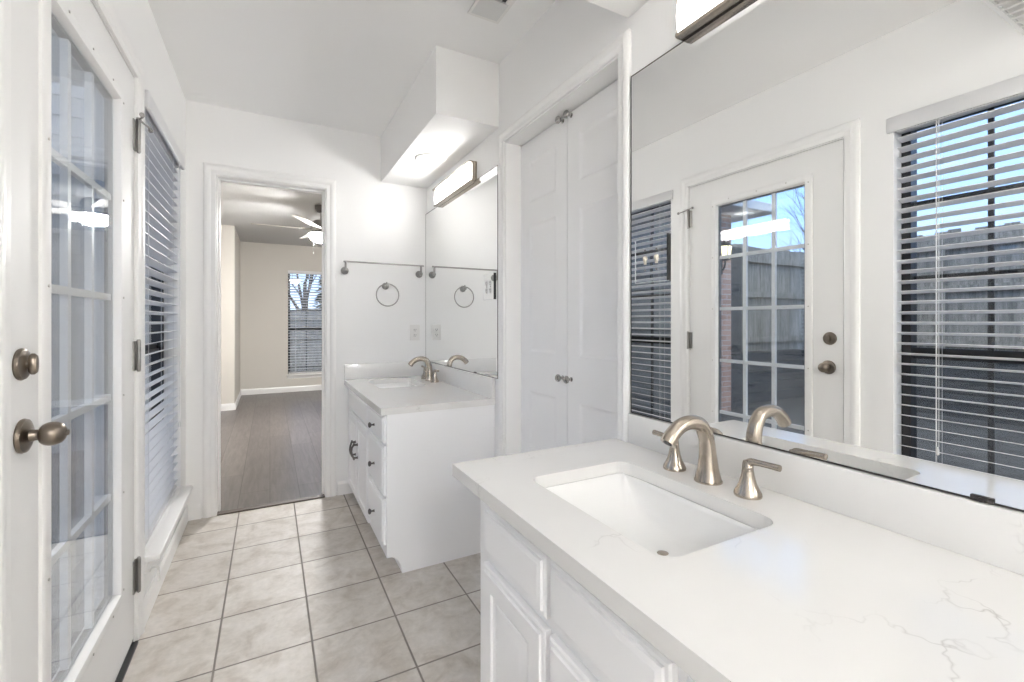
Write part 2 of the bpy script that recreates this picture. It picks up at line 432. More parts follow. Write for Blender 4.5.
# baseboards
BP = [(0, 0), (0, .083), (.003, .09), (.007, .092), (.010, .084), (.014, .072), (.014, 0)]
def baseboard(name, p0, p1, nrm, label=None):
    p0, p1, nrm = Vector(p0), Vector(p1), Vector(nrm)
    b = MB(); b.rings([[p + nrm * a + Vector((0, 0, h)) for a, h in BP] for p in (p0, p1)])
    return struct(name, b, M['trim'], label, 'baseboard' if label else None)
baseboard('baseboard_left', (XL, 2.19, 0), (XL, YF, 0), (1, 0, 0), 'white baseboard below the window with the low sill')
baseboard('baseboard_left_front', (XL, YB, 0), (XL, 1.13, 0), (1, 0, 0))
baseboard('baseboard_far', (XL, YF, 0), (JX0 - .078, YF, 0), (0, -1, 0), 'short white baseboard left of the doorway')
baseboard('baseboard_far_right', (JX1 + .078, YF, 0), (.535, YF, 0), (0, -1, 0), 'short white baseboard between doorway and far vanity')
baseboard('baseboard_bedroom_far', (-.415, BY1, .004), (BX1, BY1, .004), (0, -1, 0), 'white baseboard under the bedroom window')
baseboard('baseboard_bedroom_chase', (BX0, 7.06, .004), (-.415, 7.06, .004), (0, -1, 0), 'white baseboard on the boxed out bedroom corner')
baseboard('baseboard_bedroom_side', (-.415, 7.06, .004), (-.415, BY1, .004), (1, 0, 0))

# casings (mitred)
CP = [(.004, 0), (.004, .010), (.010, .013), (.022, .012), (.030, .011), (.038, .016), (.048, .0195), (.058, .018), (.066, .013), (.070, .010), (.070, 0)]
def jamb_casing(name, label, path, prof, N, jamb_boxes, m=M['trim'], cat='trim'):
    b = MB(); b.sweep(path, prof, N)
    for q in jamb_boxes: b.box(*q)
    return struct(name, b, m, label, cat, 30)
# doorway to bedroom: seen from -Y, N = -Y; travel so the outside is on the left of travel
jamb_casing('trim_1', 'white moulded casing around the bedroom doorway',
            [(JX1, YF, 0), (JX1, YF, JZ), (JX0, YF, JZ), (JX0, YF, 0)],
            [(-a, h) for a, h in CP], (0, -1, 0),
            [(JX0 - .012, JX0, YF - .002, YF + .137, 0, JZ + .012), (JX1, JX1 + .012, YF - .002, YF + .137, 0, JZ + .012), (JX0, JX1, YF - .002, YF + .137, JZ, JZ + .012),
             (JX0, JX0 + .012, YF + .05, YF + .085, 0, JZ), (JX1 - .012, JX1, YF + .05, YF + .085, 0, JZ), (JX0 + .012, JX1 - .012, YF + .05, YF + .085, JZ - .012, JZ)])
k = .057 / .070
jamb_casing('trim_2', 'white moulded casing around the closet doors',
            [(XR, CY0, .0), (XR, CY0, CZ), (XR, CY1, CZ), (XR, CY1, 0)],
            [(-a * k, h) for a, h in CP], (-1, 0, 0),
            [(XR - .002, XR + .12, CY0 - .002, CY0 + .004, 0, CZ), (XR - .002, XR + .12, CY1 - .004, CY1 + .002, 0, CZ), (XR - .002, XR + .12, CY0, CY1, CZ - .004, CZ + .002)])

# ------------------------------------------------------------------ garden door (door_1)
d1 = thing('door_1', (XL, DY0, 0), 'white glazed door with fifteen lites and aged knob', 'door', kind='structure')
XD = -.441
b = MB()
LY0, LY1, LZ0, LZ1 = 1.388, 1.915, .288, 1.905
for q in ((DY0, LY0 - .01, .02, DZ), (LY1 + .01, DY1, .02, DZ), (LY0 - .01, LY1 + .01, .02, LZ0 - .01), (LY0 - .01, LY1 + .01, LZ1 + .01, DZ)):
    b.box(XD - .044, XD, q[0], q[1], q[2], q[3])
b.build('door_slab', M['door'], d1, None)
b = MB(); b.sweep([(XL, DY0 - .004, 0), (XL, DY0 - .004, DZ + .004), (XL, DY1 + .004, DZ + .004), (XL, DY1 + .004, 0)], CP, (1, 0, 0))
for q in ((DY0 - .012, DY0 - .004, 0, DZ + .012), (DY1 + .004, DY1 + .012, 0, DZ + .012), (DY0 - .012, DY1 + .012, DZ + .004, DZ + .012)):
    b.box(T, XL + .001, *q)
b.build('casing', M['trim'], d1, 30)
tag(MB().box(T, XL + .014, DY0, DY1 - .01, 0, .008).box(T, XL - .003, DY0, DY1, .008, .019).build('threshold', M['win_frame'], d1, None), 'dark threshold under the door')
# lite frame: a raised moulded ring both sides
FP = [(.042, 0), (.042, .006), (.036, .010), (.016, .012), (.008, .010), (0, -.004), (0, -.03), (.012, -.03), (.012, 0)]
b = MB(); loopY = [(XD, LY0, LZ0), (XD, LY0, LZ1), (XD, LY1, LZ1), (XD, LY1, LZ0)]
b.sweep(loopY, FP, (1, 0, 0), loop=True)
lf = b.build('lite_frame', M['door'], d1, 30)
b = MB()
for t_ in range(6):
    z = LZ0 + (LZ1 - LZ0) * (t_ + .0) / 5
    for y in (LY0 - .026, LY1 + .026): b.lathe([(.0035, 0), (.0035, .0025)], (XD + .0105, y, z), (1, 0, 0), 8)
for y in (LY0 + .09, LY0 + .26, LY0 + .44):
    for z in (LZ0 - .026, LZ1 + .026): b.lathe([(.0035, 0), (.0035, .0025)], (XD + .0105, y, z), (1, 0, 0), 8)
b.build('frame_plug', mat('beige_plug', (.50, .48, .45), .5), lf)
MB().box(XD - .034, XD - .030, LY0 - .002, LY1 + .002, LZ0 - .002, LZ1 + .002).build('glass_pane', M['glass'], d1, None)
MB().box(XD - .010, XD - .007, LY0 - .002, LY1 + .002, LZ0 - .002, LZ1 + .002).build('glass_pane', M['glass'], d1, None)
b = MB(); b.sweep([(XD - .030, LY0, LZ0), (XD - .030, LY0, LZ1), (XD - .030, LY1, LZ1), (XD - .030, LY1, LZ0)], [(-.006, 0), (-.006, .0195), (.0, .0195), (0, 0)], (1, 0, 0), loop=True)
b.build('glazing_spacer', M['spacer'], d1, None)
b = MB()
for k in (1, 2):
    y = LY0 + (LY1 - LY0) * k / 3; b.box(XD - .0290, XD - .013, y - .010, y + .010, LZ0, LZ1)
for k in range(1, 5):
    z = LZ0 + (LZ1 - LZ0) * k / 5; b.box(XD - .0285, XD - .0135, LY0, LY1, z - .010, z + .010)
b.build('muntin_grid', M['muntin'], d1, None)
# knob
kz, ky = .949, 1.270
kn = MB().lathe([(.034, 0), (.035, .003), (.033, .008), (.024, .012), (.013, .014), (.011, .020), (.0105, .026)], (XD, ky, kz), (1, 0, 0), 32).build('knob_rose', M['bronze'], d1)
b = MB(); pr = [(.0105, .024)]
for t_ in range(0, 13):
    a = PI * t_ / 12; pr.append((max(.0245 * math.sin(a * .93 + .18) ** .8, .004), .047 - .021 * math.cos(a)))
b.lathe(pr, (XD, ky, kz), (1, 0, 0), 32); b.lathe([(.006, .066), (.006, .071), (.004, .072)], (XD, ky, kz), (1, 0, 0), 16)
b.build('door_knob', M['bronze'], kn)
db = MB().lathe([(.0315, 0), (.0325, .003), (.030, .008), (.023, .011), (.0, .0115)], (XD, 1.263, 1.094), (1, 0, 0), 32, caps=False).build('deadbolt_rose', M['bronze'], d1)
b = MB(); b.lathe([(.009, .009), (.008, .016)], (XD, 1.263, 1.094), (1, 0, 0), 16)
b.lathe([(.006, .013), (.018, .014), (.0215, .017), (.0215, .022), (.017, .026), (.004, .027)], (XD, 1.263, 1.094), (1, 0, 0), 24, sx=.45)
b.build('thumb_turn', M['bronze'], db)
for z0, z1 in ((1.808, 1.919), (1.0, 1.107), (.184, .303)):
    b = MB(); y = 2.133; n5 = 5
    for k in range(n5):
        a = z0 + (z1 - z0) * k / n5; b.lathe([(.0065, .001), (.0065, (z1 - z0) / n5 - .001)], (XL + .012, y, a), (0, 0, 1), 12)
    b.lathe([(.004, -.006), (.006, -.003), (.006, z1 - z0 + .003), (.004, z1 - z0 + .006)], (XL + .012, y, z0), (0, 0, 1), 10)
    b.box(XL - .001, XL + .004, y - .026, y + .002, z0, z1); b.box(XL - .001, XL + .006, y + .0, y + .012, z0, z1)
    b.build('hinge', M['satin'], d1)
b = MB(); b.tube([(XL + .012, 2.133, 1.926), (XL + .030, 2.10, 1.926), (XL + .034, 2.085, 1.926)], .0035); b.tube([(XL + .012, 2.133, 1.926), (XL + .034, 2.165, 1.915), (XL + .036, 2.19, 1.912)], .0035)
b.lathe([(.008, 0), (.008, .008)], (XL + .032, 2.075, 1.926), (0, 1, 0), 12); b.lathe([(.008, 0), (.008, .008)], (XL + .036, 2.188, 1.912), (0, 1, 0), 12)
b.lathe([(.007, -.006), (.009, 0), (.007, .006)], (XL + .012, 2.133, 1.926), (0, 0, 1), 12)
tag(b.build('hinge_pin_stop', M['satin'], d1), 'small metal stop on the top hinge')

# ------------------------------------------------------------------ windows and blinds
def local(o, pts): return pts
def window(name, label, w_, h_, sill, loc, rz, sill_mat=M['trim']):
    """local frame: room side +X, width along Y from 0, bottom at z 0, wall face at x 0"""
    r = thing(name, loc, label, 'window', kind='structure'); r.rotation_euler.z = rz
    def fin(b, nm, m, sm=None, par=None):
        b.bm.transform(Matrix.Translation(r.location)); return b.build(nm, m, par or r, sm)
    b = MB()
    for q in ((0, .035, 0, h_), (w_ - .035, w_, 0, h_), (.035, w_ - .035, 0, .04), (.035, w_ - .035, h_ - .035, h_)): b.box(-.135, -.075, q[0], q[1], q[2], q[3])
    fin(b, 'window_frame', M['win_frame'])
    mz = (1.04 - .25) / 1.835 * h_
    b = MB()
    b.box(-.120, -.100, .03, w_ - .03, mz - .028, mz + .022)
    b.box(-.115, -.090, .03, w_ - .03, mz - .02, mz - .004)
    fin(b, 'meeting_rail', M['win_frame'])
    b = MB()
    for k in (1, 2):
        y = .035 + (w_ - .07) * k / 3; b.box(-.116, -.104, y - .009, y + .009, mz, h_ - .03); b.box(-.116, -.104, y - .009, y + .009, .03, mz)
    for k in (1, 2):
        z = mz + (h_ - .035 - mz) * k / 3; b.box(-.115, -.105, .03, w_ - .03, z - .009, z + .009)
    fin(b, 'muntin_grid', M['win_frame'])
    fin(MB().box(-.1035, -.100, .03, w_ - .03, .035, h_ - .03), 'glass_pane', M['glass'])
    if sill:
        b = MB(); b.box(-.075, sill, -.02, w_ + .03, -.028, -.002, .006) ; b.box(0, .012, -.01, w_ + .02, -.075, -.028, .003)
        fin(b, 'window_sill', sill_mat, 30)
    return r

def blind(label, w_, h_, loc, rz, group, wand=True, nslat=None, val=.012):
    r = thing('window_blind', loc, label, 'blind', group); r.rotation_euler.z = rz
    def fin(b, nm, m, sm=None, par=None):
        b.bm.transform(Matrix.Translation(r.location)); return b.build(nm, m, par or r, sm)
    fin(MB().box(-.058, -.012, .006, w_ - .006, h_ - .052, h_ - .008, .002), 'head_rail', M['slat'], 30)
    b = MB(); b.box(val - .012, val + .004, -.022, w_ + .022, h_ - .054, h_ + .014, .005, 3)
    b.box(-.02, val + .004, -.022, -.010, h_ - .054, h_ + .014, .003) if val > .02 else None
    fin(b, 'valance', M['slat'], 30)
    b = MB(); p = .046; z = h_ - .085; tl = math.radians(12); xc = -.036
    while z > .03:
        dx, dz = .025 * math.cos(tl), .025 * math.sin(tl)
        prof = [(-dx, -dz - .0014), (0, .0006 - .0014), (dx, dz - .0014), (dx, dz + .0014), (0, .0006 + .0014), (-dx, -dz + .0014)]
        b.rings([[(xc + a, y, z + c_) for a, c_ in prof] for y in (.008, w_ - .008)])
        z -= p
    fin(b, 'slats', M['slat'])
    fin(MB().box(xc - .025, xc + .025, .008, w_ - .008, .006, .022, .003), 'bottom_rail', M['slat'], 30)
    b = MB()
    for fy in (.14, .82):
        y = w_ * fy
        for x in (xc - .026, xc + .026): b.tube([(x, y, .02), (x, y, h_ - .05)], .0009, 5)
        b.tube([(xc + .0, y + .012, .02), (xc, y + .012, h_ - .05)], .0009, 5)
    fin(b, 'ladder_cord', M['cord'])
    b = MB(); y = w_ * .80
    for dy in (0, .008): b.tube([(val + .006, y + dy, h_ * .22), (val + .006, y + dy, h_ - .06)], .0012, 5)
    b.lathe([(.003, 0), (.006, -.012), (.006, -.03), (.003, -.034)], (val + .006, y + .004, h_ * .22), (0, 0, 1), 10)
    fin(b, 'lift_cord', M['cord'])
    return r

H_ = WZ1 - WZ0
window('window_1', 'dark framed window with white low sill between glazed door and doorway', W1[1] - W1[0], H_, .053, (XL, W1[0], WZ0), 0)
window('window_2', 'dark framed window reflected at the right of the near mirror', W2[1] - W2[0], H_, .053, (XL, W2[0], WZ0), 0)
window('window_3', 'dark framed bedroom window seen through the doorway', B3[1] - B3[0], B3[3] - B3[2], .05, (B3[0], BY1, B3[2]), -PI / 2, M['trim'])
blind('white slatted blind over the window left of the doorway', W1[1] - W1[0], H_, (XL, W1[0], WZ0), 0, 'white slatted window blinds')
blind('white slatted blind reflected at the right of the near mirror', W2[1] - W2[0], H_, (XL, W2[0], WZ0), 0, 'white slatted window blinds')
blind('white slatted blind on the bedroom window beyond the doorway', B3[1] - B3[0], B3[3] - B3[2], (B3[0], BY1, B3[2]), -PI / 2, 'white slatted window blinds', val=-.012)

# small bracket on the wall under the sill
b = MB(); yb, zb = 2.375, .155
b.box(XL, XL + .004, yb - .012, yb + .012, zb - .012, zb + .012, .001); b.tube([(XL, yb, zb), (XL + .02, yb, zb), (XL + .028, yb, zb - .006), (XL + .03, yb, zb - .06)], .005, 10)
o = b.build('wall_bracket', M['plastic'], None, 35, (XL, yb, zb)); tag(o, 'small white bracket on the wall beneath the low sill', 'bracket')

# ------------------------------------------------------------------ closet doors
XC = XR + .085
def closet_door(name, label, y0, y1, ky):
    r = thing(name, (XC, y0, 0), label, 'door', kind='structure')
    b = MB(); z0, z1, st = .012, CZ - .008, .085
    zs = [(.20, .845), (1.035, 1.645), (1.755, 1.955)]
    b.box(XC, XC + .035, y0, y0 + st, z0, z1); b.box(XC, XC + .035, y1 - st, y1, z0, z1)
    pz = z0
    for a, c_ in zs + [(z1, z1)]:
        b.box(XC, XC + .035, y0 + st, y1 - st, pz, a); pz = c_
    for a, c_ in zs:
        b.panel((XC, y1 - st, a), (0, -1, 0), (0, 0, 1), (-1, 0, 0), y1 - y0 - 2 * st, c_ - a, [(0, 0), (.004, -.002), (.014, -.006), (.020, -.0065), (.052, -.0015), (.056, -.001)])
    b.build('door_leaf', M['closet'], r, 20)
    for kz in (.937, 2.043):
        b = MB().lathe([(.010, 0), (.010, .002), (.0055, .005), (.005, .013), (.011, .017), (.0155, .022), (.0165, .028), (.013, .033), (.005, .035)], (XC, ky, kz), (-1, 0, 0), 20)
        b.build('knob', M['chrome'], r)
    return r
closet_door('door_2', 'white panelled closet door next to the far vanity', 1.596, CY1 - .006, 1.625)
closet_door('door_3', 'white panelled closet door next to the near vanity', CY0 + .006, 1.591, 1.563)

# ------------------------------------------------------------------ vanities
ARCH = [(0, 0), (0, .011), (.006, .012), (.010, .016), (.024, .019), (.03, .019)]
def front(b, X, y0, y1, z0, z1):        # drawer or false front facing -X, stepped edge, raised field
    b.panel((X, y1, z0), (0, -1, 0), (0, 0, 1), (-1, 0, 0), y1 - y0, z1 - z0, [(0, 0), (0, .010), (.004, .013), (.010, .013), (.012, .017), (.020, .018), (.022, .019)])
def rdoor(b, X, y0, y1, z0, z1):        # raised panel cabinet door facing -X
    b.panel((X, y1, z0), (0, -1, 0), (0, 0, 1), (-1, 0, 0), y1 - y0, z1 - z0,
            [(0, 0), (0, .012), (.004, .015), (.012, .015), (.014, .019), (.05, .019), (.052, .014), (.060, .011), (.066, .011), (.068, .013), (.092, .0185), (.096, .019)])
def knob(par, X, y, z):
    MB().lathe([(.007, 0), (.007, .002), (.0045, .004), (.004, .014), (.010, .017), (.0135, .021), (.0135, .025), (.009, .029), (.003, .030)], (X, y, z), (-1, 0, 0), 18).build('knob', M['pewter'], par)
def pull(par, X, y, z, s):              # dark arched pull: two rosettes and a bowed bar
    b = MB()
    for dz in (-.038, .038):
        b.lathe([(.008, 0), (.008, .003), (.0055, .005), (.0055, .022)], (X, y, z + dz), (-1, 0, 0), 14)
    b.tube([(X - .020, y, z - .05), (X - .023, y, z - .038), (X - .031, y + s * .010, z - .02), (X - .034, y + s * .014, z), (X - .031, y + s * .010, z + .02), (X - .023, y, z + .038), (X - .020, y, z + .05)], [.004, .0055, .006, .0065, .006, .0055, .004], 10)
    b.build('pull_handle', M['pewter'], par)

def carcass(r, X0, X1, y0, y1, ztop, xtoe, mid, open_end=None):
    """box carcass with a toe kick; the end panels have a curved toe notch"""
    for y in (y0, y1 - .018):
        b = MB(); pts = [(X1, 0), (X1, ztop), (X0, ztop), (X0, .087)]
        for k in range(9):
            a = PI / 2 * k / 8; pts.append((X0 + .012 + (xtoe - X0 - .012) * math.sin(a), .087 * (1 - (1 - math.cos(a))) ))
        pts.append((xtoe, 0))
        b.rings([[(px, yy, pz) for px, pz in pts] for yy in (y, y + .018)])
        b.build('end_panel', M['cabinet'], r, None)
    MB().box(X0, X0 + .018, y0 + .018, y1 - .018, .087, ztop).build('face_frame', M['cabinet'], r, None)
    b = MB(); b.box(xtoe, xtoe + .012, y0 + .018, y1 - .018, .0, .087); b.box(X0 + .018, X1, y0 + .018, y1 - .018, .087, .10); b.box(X1 - .006, X1, y0 + .018, y1 - .018, .10, ztop - .02)
    b.build('toe_kick', M['cabinet'], r, None)

# near vanity
NX = .465
nv = thing('vanity_cabinet', (NX, .55, 0), 'white vanity cabinet with raised panel fronts under the near counter', 'vanity cabinet')
carcass(nv, NX, XR - .002, .07, 1.04, .7615, .535, None)
MB_ = lambda: MB()
b = MB(); front(b, NX, .716, .992, .625, .742); b.build('drawer_front', M['cabinet'], nv, 20)
b = MB(); rdoor(b, NX, .716, .992, .10, .604); dn = b.build('cabinet_door', M['cabinet'], nv, 20); pull(dn, NX - .019, .752, .438, -1)
b = MB(); front(b, NX, .417, .703, .625, .742); b.build('false_front', M['cabinet'], nv, 20)
for y0, y1, py, s in ((.563, .703, .585, 1), (.417, .557, .535, -1)):
    b = MB(); rdoor(b, NX, y0, y1, .10, .604); q = b.build('cabinet_door', M['cabinet'], nv, 20)
for z0, z1 in ((.625, .742), (.44, .604), (.15, .42)):
    b = MB(); front(b, NX, .125, .393, z0, z1); q = b.build('drawer_front', M['cabinet'], nv, 20); knob(q, NX - .019, .26, (z0 + z1) / 2) if z0 < .6 else None
# far vanity
FX = .476
fv = thing('vanity_cabinet', (FX, 2.7, 0), 'white vanity cabinet with dark knobs and pulls at the far end', 'vanity cabinet')
carcass(fv, FX, XR - .002, 2.12, YF - .002, .7486, .547, None)
for z0, z1, kz in ((.615, .738, .668), (.372, .600, .477), (.142, .357, .241)):
    b = MB(); front(b, FX, 2.135, 2.49, z0, z1); q = b.build('drawer_front', M['cabinet'], fv, 20); knob(q, FX - .019, 2.31, kz)
b = MB(); front(b, FX, 2.51, 3.16, .615, .738); b.build('false_front', M['cabinet'], fv, 20)
for y0, y1, py, s in ((2.505, 2.828, 2.795, 1), (2.836, 3.16, 2.868, -1)):
    b = MB(); rdoor(b, FX, y0, y1, .10, .600); q = b.build('cabinet_door', M['cabinet'], fv, 20); pull(q, FX - .019, py, .414, s)
    ye = y0 if s == 1 else y1
    for hz in (.17, .53):
        MB().lathe([(.0045, -.014), (.0045, .014)], (FX - .006, ye + (-.005 if s == 1 else .005), hz), (0, 0, 1), 10).build('hinge', M['pewter'], q)

# counters
def counter(label, outer, hole, z0, z1, splash, loc):
    r = thing('countertop', loc, label, 'countertop', 'white quartz countertops')
    b = MB(); slab_with_hole(b, outer, hole, z0, z1)
    b.build('worktop', M['quartz'], r, None)
    for q in splash: MB().box(*q, .002, 2).build('backsplash', M['quartz'], r, 30)
    return r
SN = (.563, .868, .528, .970); SF = (.578, .872, 2.755, 3.175)
counter('near white quartz counter with grey veins and tall backsplash', [(.437, -.06), (XR - .001, -.06), (XR - .001, 1.108), (1.008, 1.108), (1.008, 1.165), (.437, 1.165)], rrect(*SN, .035, 0), .7615, .7935,
        [(1.009, XR - .001, -.06, 1.108, .7935, .8856)], (.437, .55, .7615))
counter('far white quartz counter against the end wall', [(.4475, 2.1436 - .03), (XR - .001, 2.1436 - .03), (XR - .001, YF - .001), (.4475, YF - .001)], rrect(*SF, .035, 0), .7486, .7806,
        [(1.009, XR - .001, 2.1436 - .03, YF - .001, .7806, .886), (.4475, 1.009, YF - .021, YF - .001, .7806, .886)], (.4475, 2.7, .7486))

# undermount basins: steep front and back, ends ramping to the drain
def sink(label, rect, zt, loc):
    r = thing('undermount_sink', loc, label, 'sink', 'white undermount basins')
    x0, x1, y0, y1 = rect; x0 -= .001; x1 += .001; y0 -= .001; y1 += .001
    cx, cy, hx, hy = (x0 + x1) / 2, (y0 + y1) / 2, (x1 - x0) / 2, (y1 - y0) / 2
    N = 48; b = MB(); V = {}
    def z_at(u, v):
        g = (1 - abs(v) ** 2.1); h = max(0, 1 - abs(u) ** 9)
        return zt - .0005 - .092 * (g ** .9) * (h ** .5) - .012 * (1 - abs(u) ** 40) * (1 - abs(v) ** 40)
    for i in range(N + 1):
        for j in range(N + 1):
            u, v = math.sin((i / N - .5) * PI), math.sin((j / N - .5) * PI)
            # square with rounded corners
            q = max(abs(u), abs(v)); rr = (abs(u) ** 9 + abs(v) ** 9) ** (1 / 9); k = q / rr if rr > 1e-6 else 1
            V[i, j] = b.bm.verts.new((cx + u * k * hx, cy + v * k * hy, z_at(u, v)))
    for i in range(N):
        for j in range(N): b.face([V[i, j], V[i + 1, j], V[i + 1, j + 1], V[i, j + 1]])
    b.rings([rrect(x0 - .02, x1 + .02, y0 - .02, y1 + .02, .05, zt - .001, 8), rrect(x0 + .001, x1 - .001, y0 + .001, y1 - .001, .036, zt - .001, 8)], False, False)
    o = b.build('basin', M['ceramic'], r, 60)
    md = o.modifiers.new('wall', 'SOLIDIFY'); md.thickness = .007; md.offset = -1
    zb = z_at(0, 0); cx += .056; cy -= .016
    b = MB(); b.lathe([(.026, 0), (.026, .003), (.022, .0045), (.019, .002), (.019, .0015)], (cx, cy, zb - .001), (0, 0, 1), 28)
    b.lathe([(.0165, .002), (.0165, .006), (.010, .0085), (.002, .009)], (cx, cy, zb), (0, 0, 1), 24)
    b.build('drain', M['nickel'], r)
    return r
sink('rectangular white basin sunk in the near counter', SN, .7615, (.72, .75, .62))
sink('rectangular white basin sunk in the far counter', SF, .7486, (.72, 2.96, .61))

# widespread faucet
def bez(P, n):
    out = []
    def cr(p0, p1, p2, p3, t):
        return .5 * ((2 * p1) + (-p0 + p2) * t + (2 * p0 - 5 * p1 + 4 * p2 - p3) * t * t + (-p0 + 3 * p1 - 3 * p2 + p3) * t ** 3)
    Q = [Vector(p) for p in P]; Q = [Q[0] * 2 - Q[1]] + Q + [Q[-1] * 2 - Q[-2]]
    for k in range(1, len(Q) - 2):
        for j in range(n): out.append(cr(Q[k - 1], Q[k], Q[k + 1], Q[k + 2], j / n))
    out.append(Q[-2]); return out
def faucet(label, loc):
    r = thing('faucet', loc, label, 'faucet', 'brushed nickel widespread faucets')
    L = Vector(loc)
    b = MB()
    ctr = bez([(0, 0, .003), (0, 0, .03), (-.002, 0, .07), (-.008, 0, .108), (-.027, 0, .138), (-.060, 0, .148), (-.094, 0, .143), (-.121, 0, .126), (-.136, 0, .108)], 6)
    keys = [.031, .0245, .0195, .018, .0172, .0165, .0165, .0168, .0175]; rad = []
    for k in range(len(ctr)):
        t_ = k / 6; i = min(int(t_), len(keys) - 2); rad.append(keys[i] + (keys[i + 1] - keys[i]) * (t_ - i))
    b.lathe([(.0325, 0), (.0325, .003), (.031, .004)], L, (0, 0, 1), 28)
    b.tube([L + c_ for c_ in ctr], rad, 24)
    b.build('spout', M['nickel'], r, 50)
    e_ = Vector(ctr[-1]); t_ = (Vector(ctr[-1]) - Vector(ctr[-3])).normalized()
    MB().lathe([(.010, 0), (.010, .0012)], L + e_, t_, 18).build('aerator', M['black'], r)
    for sgn in (-1, 1):
        o = L + Vector((-.0, sgn * .1035, 0))
        b = MB().lathe([(.0285, 0), (.0290, .003), (.0280, .008), (.0235, .016), (.0180, .028), (.0145, .042), (.0122, .054), (.0112, .062), (.0116, .0625), (.0116, .0645), (.0112, .065), (.0110, .071), (.0095, .0765), (.004, .079)], o, (0, 0, 1), 28)
        h = b.build('handle_base', M['nickel'], r, 50)
        b = MB(); pts = bez([(0, 0, .070), (0, sgn * .009, .0765), (0, sgn * .027, .0785), (0, sgn * .048, .0795), (0, sgn * .072, .0800)], 4)
        b.tube([o + p for p in pts], [.0085, .0092, .0092, .0088, .0082, .0076, .0072, .0069, .0067, .0066, .0066, .0066, .0066, .0067, .0068, .0069, .0071], 14)
        b.build('lever', M['nickel'], h, 50)
    return r
f1 = faucet('brushed nickel arched faucet behind the near basin', (.936, .747, .7938))
f2 = copy_tree(f1); f2.location = (.955, 2.975, .7809); f2['label'] = 'brushed nickel arched faucet behind the far basin'

# ------------------------------------------------------------------ mirrors
def mirror(label, y0, y1, z0, z1, clips):
    r = thing('wall_mirror', (XR, (y0 + y1) / 2, z0), label, 'mirror', 'frameless vanity mirrors')
    MB().box(XR - .008, XR - .001, y0, y1, z0, z1).build('mirror_glass', M['mirror'], r, None)
    b = MB(); t_ = .003
    for q in ((y0 - t_, y1 + t_, z0 - t_, z0), (y0 - t_, y1 + t_, z1, z1 + t_), (y0 - t_, y0, z0, z1), (y1, y1 + t_, z0, z1)):
        b.box(XR - .0085, XR - .001, *q)
    b.build('mirror_edge', M['dark_edge'], r, None)
    for y in clips:
        b = MB(); b.box(XR - .012, XR - .0085, y - .014, y + .014, z0 - .003, z0 + .006, .001); b.box(XR - .014, XR - .012, y - .009, y + .009, z0 - .002, z0 + .003, .001)
        b.lathe([(.004, 0), (.0035, .002)], (XR - .014, y, z0 + .001), (-1, 0, 0), 10)
        tag(b.build('mirror_clip', M['fan_dark'], r), 'small dark metal clip')
    return r
mirror('large frameless mirror behind the near vanity and faucet', -.05, 1.104, .8900, 1.9625, [.292])
mirror('frameless mirror behind the far vanity', 2.075, YF - .004, .890, 1.972, [2.36])

# mirrored plates fixed on the mirrors
def plate(name, label, y, z, kind, m=None, cat='switch plate'):
    X = XR - .0085
    r = thing(name, (X, y, z), label, cat, 'mirrored cover plates')
    MB().box(X - .0035, X - .0005, y - .0655, y + .0655, z - .067, z + .067).build('cover_plate', M['mirror'], r, None)
    MB().box(X - .0062, X - .0005, y - .0690, y - .0655, z - .0685, z + .0685).build('plate_side_shade', M['black'], r, None)  # black strip paints in the shadowed gap along this edge
    b = MB()
    for q in ((y + .0635, y + .067, z - .0685, z + .0685), (y - .0655, y + .0635, z - .0685, z - .066), (y - .0655, y + .0635, z + .066, z + .0685)):
        b.box(X - .004, X - .0005, *q)
    b.build('plate_edge', M['plate_edge'], r, None)
    for dy in (-.023, .023):
        if kind == 'toggle':
            t = MB(); t.box(X - .0048, X - .003, y + dy - .0055, y + dy + .0055, z - .013, z + .013, .001)
            t.rings([[(X - .004, y + dy - .0045, z - .007), (X - .004, y + dy + .0045, z - .007), (X - .004, y + dy + .0045, z + .007), (X - .004, y + dy - .0045, z + .007)],
                     [(X - .011, y + dy - .003, z + .005), (X - .011, y + dy + .003, z + .005), (X - .0095, y + dy + .003, z + .011), (X - .0095, y + dy - .003, z + .011)]])
            t.build('toggle', M['ivory'], r, 30)
            sp = (-.030, .030)
        else:
            for dz in (-.0195, .0195):
                t = MB().lathe([(.0165, 0), (.0165, .0016), (.0155, .002)], (X - .0035, y + dy, z + dz), (-1, 0, 0), 20)
                o_ = t.build('outlet_face', M['plastic'], r, 30)
                for sy in (-.006, .006): MB().box(X - .0060, X - .0052, y + dy + sy - .0012, y + dy + sy + .0012, z + dz - .001, z + dz + .008).build('outlet_slot', M['black'], o_, None)
                MB().lathe([(.0025, 0), (.0025, .0007)], (X - .0053, y + dy, z + dz - .008), (-1, 0, 0), 8).build('outlet_slot', M['black'], o_, None)
            sp = (0,)
        for dz in sp: MB().lathe([(.0035, 0), (.0030, .0014)], (X - .0035, y + dy, z + dz), (-1, 0, 0), 10).build('screw', M['satin'], r)
    return r
plate('switch_plate', 'mirrored plate with two ivory toggle switches on the near mirror', 1.017, 1.367, 'toggle')
plate('outlet_plate', 'mirrored outlet plate at the edge of the far mirror', 2.172, 1.362, 'outlet', cat='outlet plate')

